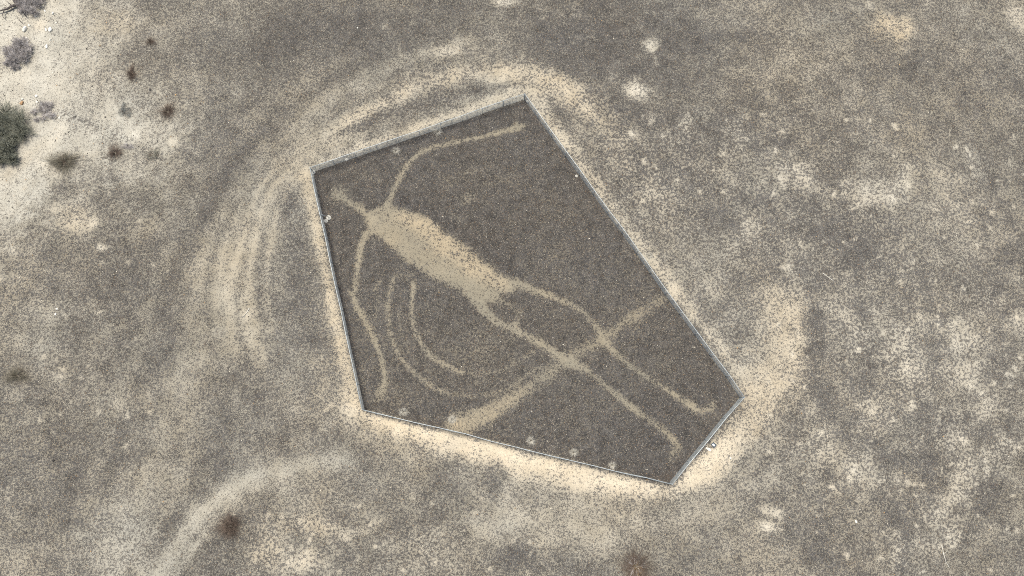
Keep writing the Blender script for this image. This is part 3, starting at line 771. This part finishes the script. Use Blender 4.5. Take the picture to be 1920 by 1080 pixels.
def leaves(n, rad, hgt, size, seed=0, off=(0, 0), elong=(1, 1), top=0.3):
    rr = random.Random(seed); mb = MB()
    for i in range(n):
        az = rr.uniform(0, 2 * math.pi); q = rr.random() ** 0.6
        z = hgt * rr.uniform(top, 1.0) * math.sqrt(max(0.05, 1 - q * q * 0.85))
        c = Vector((math.cos(az) * rad * q * elong[0] + off[0], math.sin(az) * rad * q * elong[1] + off[1], z))
        u = Vector((rr.gauss(0, 1), rr.gauss(0, 1), rr.gauss(0, .6))).normalized(); w_ = u.orthogonal().normalized()
        l = size * rr.uniform(0.6, 1.4); b = len(mb.v)
        mb.v += [c - u * l, c + w_ * l * 0.3, c + u * l, c - w_ * l * 0.3 + Vector((0, 0, l * 0.2))]
        mb.f.append((b, b + 1, b + 2, b + 3))
    return mb


def shrub(name, px, py, r_px, hgt, mat, label, cat, n=160, thick=0.018, seed=1, group=None, extra=(), **kw):
    x, y = P(px, py); e = empty(name, x, y)
    rad = r_px * PX * (1.45 if 'twig' in mat and mat != 'greytwig' else 1.05)
    if mat in ('browntwig', 'olivetwig'): n = int(n * 1.6)
    lob = kw.pop('lobes', 0)
    if lob: tufted(lob, n, rad, hgt, thick, seed, kw.get('elong', (1, 1))).build("stems", M[mat], e)
    else: twigs(n, rad, hgt, thick, seed=seed, **kw).build("stems", M[mat], e)
    for (nm_, mb_, mt_) in extra: mb_.build(nm_, M[mt_], e)
    return tag(e, label, cat, group)


dk = "small dark shrubs on the pale slope"
shrub("grey_shrub", 31, 95, 28, 1.3, 'greytwig', "round grey leafless shrub with a small lobe on its lower side, on pale sand", "shrub", 100, 0.022, 3, lobes=12,
      extra=[("side_stems", tufted(7, 70, 18 * PX, 0.8, 0.02, 5, (1, 1), (-0.55, -1.75)), 'greytwig')])
shrub("grey_shrub", 56, 4, 28, 1.3, 'greytwig', "grey leafless shrub beside the dark dead trunk at the top edge", "shrub", 100, 0.022, 7, lobes=12)
# big green bush reaching out of the frame
x, y = P(-6, 252); e = empty("green_bush", x, y)
tag(e, "large grey green wispy bush at the left edge of the wash", "bush")
tufted(18, 85, 66 * PX, 2.4, 0.026, 21, (1, 0.9), (0, 0.3), 0.40, (5, 80), 3).build("stems", M['green'], e)
tufted(7, 90, 38 * PX, 1.9, 0.028, 22, (1.3, 0.6), (0.4, -2.7), 0.5, (2, 70), 3).build("drooping_stems", M['green'], e)
leaves(900, 50 * PX, 2.2, 0.08, 23, (0, 0.1)).build("foliage", M['green'], e)
shrub("dead_shrub", 78, 208, 24, 0.8, 'greytwig', "bleached bluish grey dead shrub against the green bush", "shrub", 60, 0.016, 9, lobes=8, elong=(1.1, 0.9),
      extra=[("loose_twigs", twigs(70, 11 * PX, 0.4, 0.014, 2, (5, 60), 0, 10, 0.2, (1, 0.8), (0.7, 1.0)), 'greytwig')])
shrub("brown_shrub", 283, 79, 12, 0.55, 'browntwig', "smallest brown shrub, alone near the top on speckled gravel", "shrub", 46, 0.013, 31, dk, gap=0.5)
shrub("brown_shrub", 247, 138, 15, 0.6, 'browntwig', "dark brown shrub taller than wide, second below the top edge", "shrub", 80, 0.014, 32, dk, elong=(0.75, 1.25), gap=0.4)
shrub("brown_shrub", 313, 208, 18, 0.65, 'browntwig', "dark brown tufted shrub right of the grey cushion plant", "shrub", 85, 0.014, 33, dk, gap=0.4)
shrub("olive_shrub", 117, 303, 30, 0.8, 'olivetwig', "wide olive brown shrub with a dark heart right of the green bush", "shrub", 150, 0.014, 34, dk, gap=0.45, elong=(1.15, 0.95),
      extra=[("dead_stems", twigs(70, 24 * PX, 0.5, 0.016, 2, (5, 50), 0.5, 35, 0.2, (1.2, 0.8), (0.5, 0.2)), 'browntwig')])
shrub("brown_shrub", 213, 285, 17, 0.6, 'browntwig', "brown shrub with a grey spray of twigs reaching to its upper right", "shrub", 75, 0.014, 36, dk, gap=0.3,
      extra=[("dead_stems", twigs(60, 13 * PX, 0.4, 0.015, 2, (5, 40), 0.1, 37, 0.2, (1.4, 0.7), (1.5, 0.9)), 'greytwig')])
shrub("olive_shrub", 34, 704, 21, 0.65, 'olivetwig', "low dark olive shrub alone on grey gravel at the left edge", "shrub", 90, 0.013, 38, gap=0.3, elong=(1.2, 0.8))
shrub("brown_shrub", 432, 986, 22, 0.7, 'browntwig', "dense dark brown shrub beside the pale curving track", "shrub", 150, 0.015, 39, gap=0.25)
shrub("rusty_shrub", 1192, 1062, 32, 0.8, 'browntwig', "dark brown shrub with a rusty orange middle at the bottom edge", "shrub", 150, 0.016, 40, gap=0.2,
      extra=[("dry_leaves", leaves(260, 15 * PX, 0.5, 0.10, 41, (0.2, -0.5), (0.7, 1.2), 0.1), 'rusttwig'), ("dead_stems", twigs(60, 26 * PX, 0.6, 0.016, 2, (5, 60), 0.3, 42, 0.2), 'greytwig')])


def cushion(name, px, py, r_px, mat, label, seed, lobes=9, stem=None):
    x, y = P(px, py); e = empty(name, x, y); rr = random.Random(seed); rad = r_px * PX
    mb = MB()
    for k in range(lobes):
        az = rr.uniform(0, 6.28); q = rad * rr.uniform(0.15, 0.75); off = (math.cos(az) * q, math.sin(az) * q)
        sub = leaves(150, rad * rr.uniform(0.22, 0.34), rr.uniform(0.25, 0.42), 0.05, seed + k, off, (1, 1), 0.2)
        b = len(mb.v); mb.v += sub.v; mb.f += [tuple(i + b for i in f) for f in sub.f]
    mb.build("foliage", M[mat], e)
    twigs(40, rad * 0.8, 0.3, 0.012, 2, (5, 60), 0, seed + 50).build("stems", M[stem or 'browntwig'], e)
    return tag(e, label, "plant")


cushion("cushion_plant", 232, 205, 17, 'greycush', "lumpy grey cushion plant with dark gaps on the pale slope", 61, 11)
cushion("cushion_plant", 285, 290, 17, 'cushion', "pale straw coloured cushion plant with thin brown branching stems", 62, 11)
tg = "bleached dry tufts inside the fence"
TUFTS = [(743, 283, 10, "bleached dry tuft inside the fence near the bend of the upper arm"), (821, 247, 11, "bleached dry tuft against the upper left fence side"),
         (996, 826, 10, "round bleached dry tuft inside the lower fence, below the pale crossing bar"), (1076, 848, 10, "round bleached dry tuft inside the lower fence, middle one of three"),
         (757, 772, 11, "whitish dry tuft near the lower left fence corner"), (1148, 872, 9, "sparse bleached tuft inside the lower fence nearest the lower foot"),
         (1217, 480, 8, "pale dry tuft against the long right fence side, halfway along"), (848, 787, 9, "white speckled tuft at the wide end of the crossing bar")]
for i, (px, py, r_, lb) in enumerate(TUFTS):
    shrub("dry_tuft", px, py, r_, 0.35, 'straw', lb, "dry plant", 85, 0.013, 70 + i, tg, subs=1, spread=(5, 70))


# ------------------------------------------------------------ dead trunk and fallen branches
def wob(a, b, n, q, rr): return [Vector(a).lerp(Vector(b), i / n) + Vector((rr.gauss(0, q), rr.gauss(0, q), abs(rr.gauss(0, q)) * 0.5)) * (0 if i == 0 else 1) for i in range(n + 1)]


rr = random.Random(5)
x, y = P(34, 2); e = empty("dead_tree", x, y)
tag(e, "dark dead fallen tree with bare crooked branches in the top left corner", "dead tree")


def rel(px, py, z):
    a = P(px, py); return Vector((a[0] - x, a[1] - y, z))


mb = MB(); mb.tube([rel(22, -14, 0.5), rel(27, -2, 0.35), rel(32, 8, 0.28), rel(38, 18, 0.15)], [0.40, 0.38, 0.32, 0.14], 9)
mb.tube([rel(34, -20, 0.4), rel(33, -4, 0.4), rel(30, 6, 0.3)], [0.28, 0.26, 0.2], 8)
mb.build("trunk", M['bark'], e, True)
for pts, r_ in (([(28, 8), (20, 10), (12, 15), (4, 17), (-8, 21)], 0.20), ([(18, 10), (20, 15), (17, 18)], 0.10), ([(6, 18), (3, 24), (4, 31), (7, 34)], 0.07), ([(34, 14), (40, 21), (47, 30)], 0.10),
                ([(30, 16), (35, 23), (38, 27)], 0.05), ([(20, 8), (14, 4), (6, -4)], 0.06), ([(12, 15), (8, 12), (2, 14)], 0.06), ([(38, 24), (42, 19)], 0.04), ([(33, 35), (38, 40), (40, 42)], 0.05)):
    mb = MB(); mb.tube([rel(px, py, 0.30 + 0.1 * rr.random()) for px, py in pts], [r_ * (1 - 0.7 * i / (len(pts) - 1)) for i in range(len(pts))], 6); mb.build("branch", M['bark'], e, True)

BR = [(1554, 520, [((-11, -8), (0, 1), (10, 8)), ((0, 1), (5, -3)), ((4, 4), (10, 2))], "thin pale fallen branch on dark gravel right of the fence"),
      (1773, 1050, [((-8, -28), (-4, -10), (0, 4), (6, 14)), ((0, 4), (-3, 12)), ((-4, -10), (3, -18))], "stout bleached fallen branch lying near the lower right corner"),
      (462, 588, [((6, -10), (0, 0), (-8, 8)), ((2, -4), (8, -2)), ((0, 0), (6, 5)), ((-4, 4), (-2, 12))], "bleached forked twig lying on the track left of the fence")]
for px, py, segs, lb in BR:
    x, y = P(px, py); e = empty("fallen_branch", x, y)
    for i, sg_ in enumerate(segs):
        mb = MB(); mb.tube([rel(px + a, py + b, 0.05 + 0.02 * j) for j, (a, b) in enumerate(sg_)], [(0.055 if i == 0 else 0.03) * (1 - 0.6 * j / (len(sg_) - 1)) for j in range(len(sg_))], 6)
        mb.build("limb" if i == 0 else "twig", M['straw'], e)
    tag(e, lb, "branch", "fallen branches")


# ------------------------------------------------------------ rocks that can be told apart
def rock_mesh(name, r_, mat, seed, sc=(1, 1, 0.7)):
    import bmesh
    q = random.Random(seed); bm = bmesh.new(); bmesh.ops.create_icosphere(bm, subdivisions=2, radius=r_)
    for v in bm.verts:
        n = v.co.normalized(); h = 1 + 0.22 * math.sin(n.x * 3.1 + seed) * math.cos(n.y * 2.7 + seed * 2) + q.uniform(-0.10, 0.10)
        v.co = Vector((v.co.x * h * sc[0], v.co.y * h * sc[1], v.co.z * h * sc[2]))
    me = bpy.data.meshes.new(name); bm.to_mesh(me); bm.free(); me.materials.append(mat)
    return me


ROCKS = [(42, 51, 0.36, 'rockp', (0.7, 1.2, 0.7), "large pale greenish boulder with a dark side between the two grey shrubs"), (50, 44, 0.17, 'rockp', (1, 1, .7), "small white rock touching the upper right of the large pale boulder"),
         (90, 52, 0.28, 'rockp', (0.85, 1.2, .7), "bright white boulder, largest of the line right of the yellow sand"), (82, 52, 0.20, 'rockp', (0.7, 1.3, .6), "narrow white rock just left of the brightest white boulder"),
         (83, 84, 0.24, 'rockp', (0.85, 1.2, .6), "white rock alone, lower right of the yellow sand"), (90, 71, 0.17, 'rockp', (.8, 1.2, .7), "white oval rock midway down the line of white rocks"),
         (101, 39, 0.12, 'rockp', (1, 1, .7), "small round white rock upper right of the brightest boulder"), (95, 21, 0.19, 'rockp', (.7, 1.3, .7), "pale slanted rock with a dark edge near the top, right one of a pair"),
         (80, 17, 0.15, 'rockp', (.7, 1.3, .7), "pale slanted rock near the top, left one of a pair"), (45, 67, 0.14, 'rockp', (1.2, .9, .7), "small white rock just above the round grey shrub"),
         (62, 26, 0.14, 'rockp', (1, 1, .7), "white pebble between the dead tree and the yellow sand"), (36, 190, 0.27, 'rocko', (.8, 1.1, .7), "orange brown rock above the green bush"),
         (37, 183, 0.18, 'rockp', (1.2, .7, .7), "flat white rock touching the top of the orange rock"), (64, 177, 0.2, 'rockp', (1, 1, .7), "pale rock on rubble above the bleached dead shrub"),
         (65, 188, 0.18, 'rockp', (1, .9, .7), "pale rock just under another pale rock above the dead shrub"), (280, 167, 0.13, 'rockd', (.9, 1.2, .8), "black stone on pale gravel above the brown tufted shrub"),
         (1328, 842, 0.30, 'rockp', (1.3, .6, .35), "flat pale stone lying beside the foot of the slanted sign"), (107, 218, 0.16, 'rockp', (1, 1, .7), "white stone right of the loose grey twigs"),
         (107, 579, 0.16, 'rockp', (1.2, .8, .6), "pale stone on dark gravel far left of the fence, upper of two"), (104, 589, 0.15, 'rockp', (.9, 1.1, .6), "pale stone on dark gravel far left of the fence, lower of two"),
         (1605, 978, 0.17, 'rockp', (.9, 1.1, .7), "single white stone on dark gravel near the lower right scrapes")]
for i, (px, py, r_, mt, sc, lb) in enumerate(ROCKS):
    x, y = P(px, py); o = bpy.data.objects.new("rock", rock_mesh("rock", r_, M[mt], 100 + i, sc))
    o.location = (x, y, ground_z(x, y) + r_ * sc[2] * 0.35); o.rotation_euler.z = rng.uniform(-0.5, 0.5)
    COL.objects.link(o); tag(o, lb, "rock", "loose rocks")

# ------------------------------------------------------------ loose gravel over the whole pavement (uncountable)
NS = 52000
sx = rng.uniform(-78, 78, NS); sy = rng.uniform(-26, 64, NS)
ji = np.clip(np.searchsorted(gy, sy), 0, NY - 1); ii_ = np.clip(np.searchsorted(gx, sx), 0, NX - 1)
vi = ji * NX + ii_
keep = rng.random(NS) < np.clip(0.10 + 1.0 * COVER[vi] + 0.6 * ((sx < -34) & (sy > 12)), 0, 1)
sx, sy, vi = sx[keep], sy[keep], vi[keep]; NS = len(sx)
ico = np.array([(0, 0, 1), (.894, 0, .447), (.276, .851, .447), (-.724, .526, .447), (-.724, -.526, .447), (.276, -.851, .447), (.724, .526, -.447), (-.276, .851, -.447), (-.894, 0, -.447), (-.276, -.851, -.447), (.724, -.526, -.447)])
icf = np.array([(0, 1, 2), (0, 2, 3), (0, 3, 4), (0, 4, 5), (0, 5, 1), (1, 6, 2), (2, 7, 3), (3, 8, 4), (4, 9, 5), (5, 10, 1), (6, 7, 2), (7, 8, 3), (8, 9, 4), (9, 10, 5), (10, 6, 1)])
size = 0.028 + 0.035 * rng.random(NS) ** 3
size *= np.where(rng.random(NS) < 0.03, 1.6, 1.0) * np.where(rng.random(NS) < 0.015, 1.9, 1.0)
wash_v = np.zeros(NV); wash_v[wi] = wm_
size *= 1 + 0.55 * wash_v[vi] * rng.random(NS)
ang = rng.uniform(0, 6.28, NS); asp = rng.uniform(0.6, 1.0, NS)
base = ico[None] * (1 + rng.uniform(-0.22, 0.22, (NS, 11, 1)))
bx2 = base[..., 0] * size[:, None]; by2 = base[..., 1] * (size * asp)[:, None]
ca, sa = np.cos(ang)[:, None], np.sin(ang)[:, None]
gv = np.stack([bx2 * ca - by2 * sa + sx[:, None], bx2 * sa + by2 * ca + sy[:, None], base[..., 2] * (size * 0.6)[:, None] + (ZG[vi] + size * 0.25)[:, None]], -1).reshape(-1, 3)
gf = (icf[None] + (np.arange(NS) * 11)[:, None, None]).reshape(-1, 3)
sme = mesh_np("gravel", gv, gf, 3)
rt = rng.random(NS); rt = np.where((wash_v[vi] > 0.5) & (rt < 0.45) & (rng.random(NS) < 0.55), 0.88, rt); tone = np.zeros((NS, 4)); tone[:, 3] = 1
dark = np.array((0.05, 0.044, 0.039)); grey = np.array((0.12, 0.107, 0.088)); white = np.array((0.58, 0.53, 0.41)); oran = np.array((0.36, 0.23, 0.11))
u = rng.random((NS, 1))
tone[:, :3] = np.where((rt < 0.45)[:, None], dark * (0.6 + 0.8 * u), np.where((rt < 0.82)[:, None], grey * (0.7 + 0.8 * u), np.where((rt < 0.94)[:, None], white * (0.6 + 0.6 * u), oran * (0.7 + 0.6 * u))))
color_attr(sme, 'tone', np.repeat(tone, 11, 0))
rm, rn, rl, rb = new_mat("gravel_stone"); ta = NT(rm).attr('tone')
rl.new(ta['Color'], rb.inputs['Base Color']); rb.inputs['Roughness'].default_value = 0.85; rb.inputs['Specular IOR Level'].default_value = 0.3
sme.materials.append(rm)
gvl = bpy.data.objects.new("gravel", sme); gvl['kind'] = 'stuff'; gvl['label'] = "loose varnished and white pebbles strewn over the desert pavement"; gvl['category'] = "gravel"
COL.objects.link(gvl)
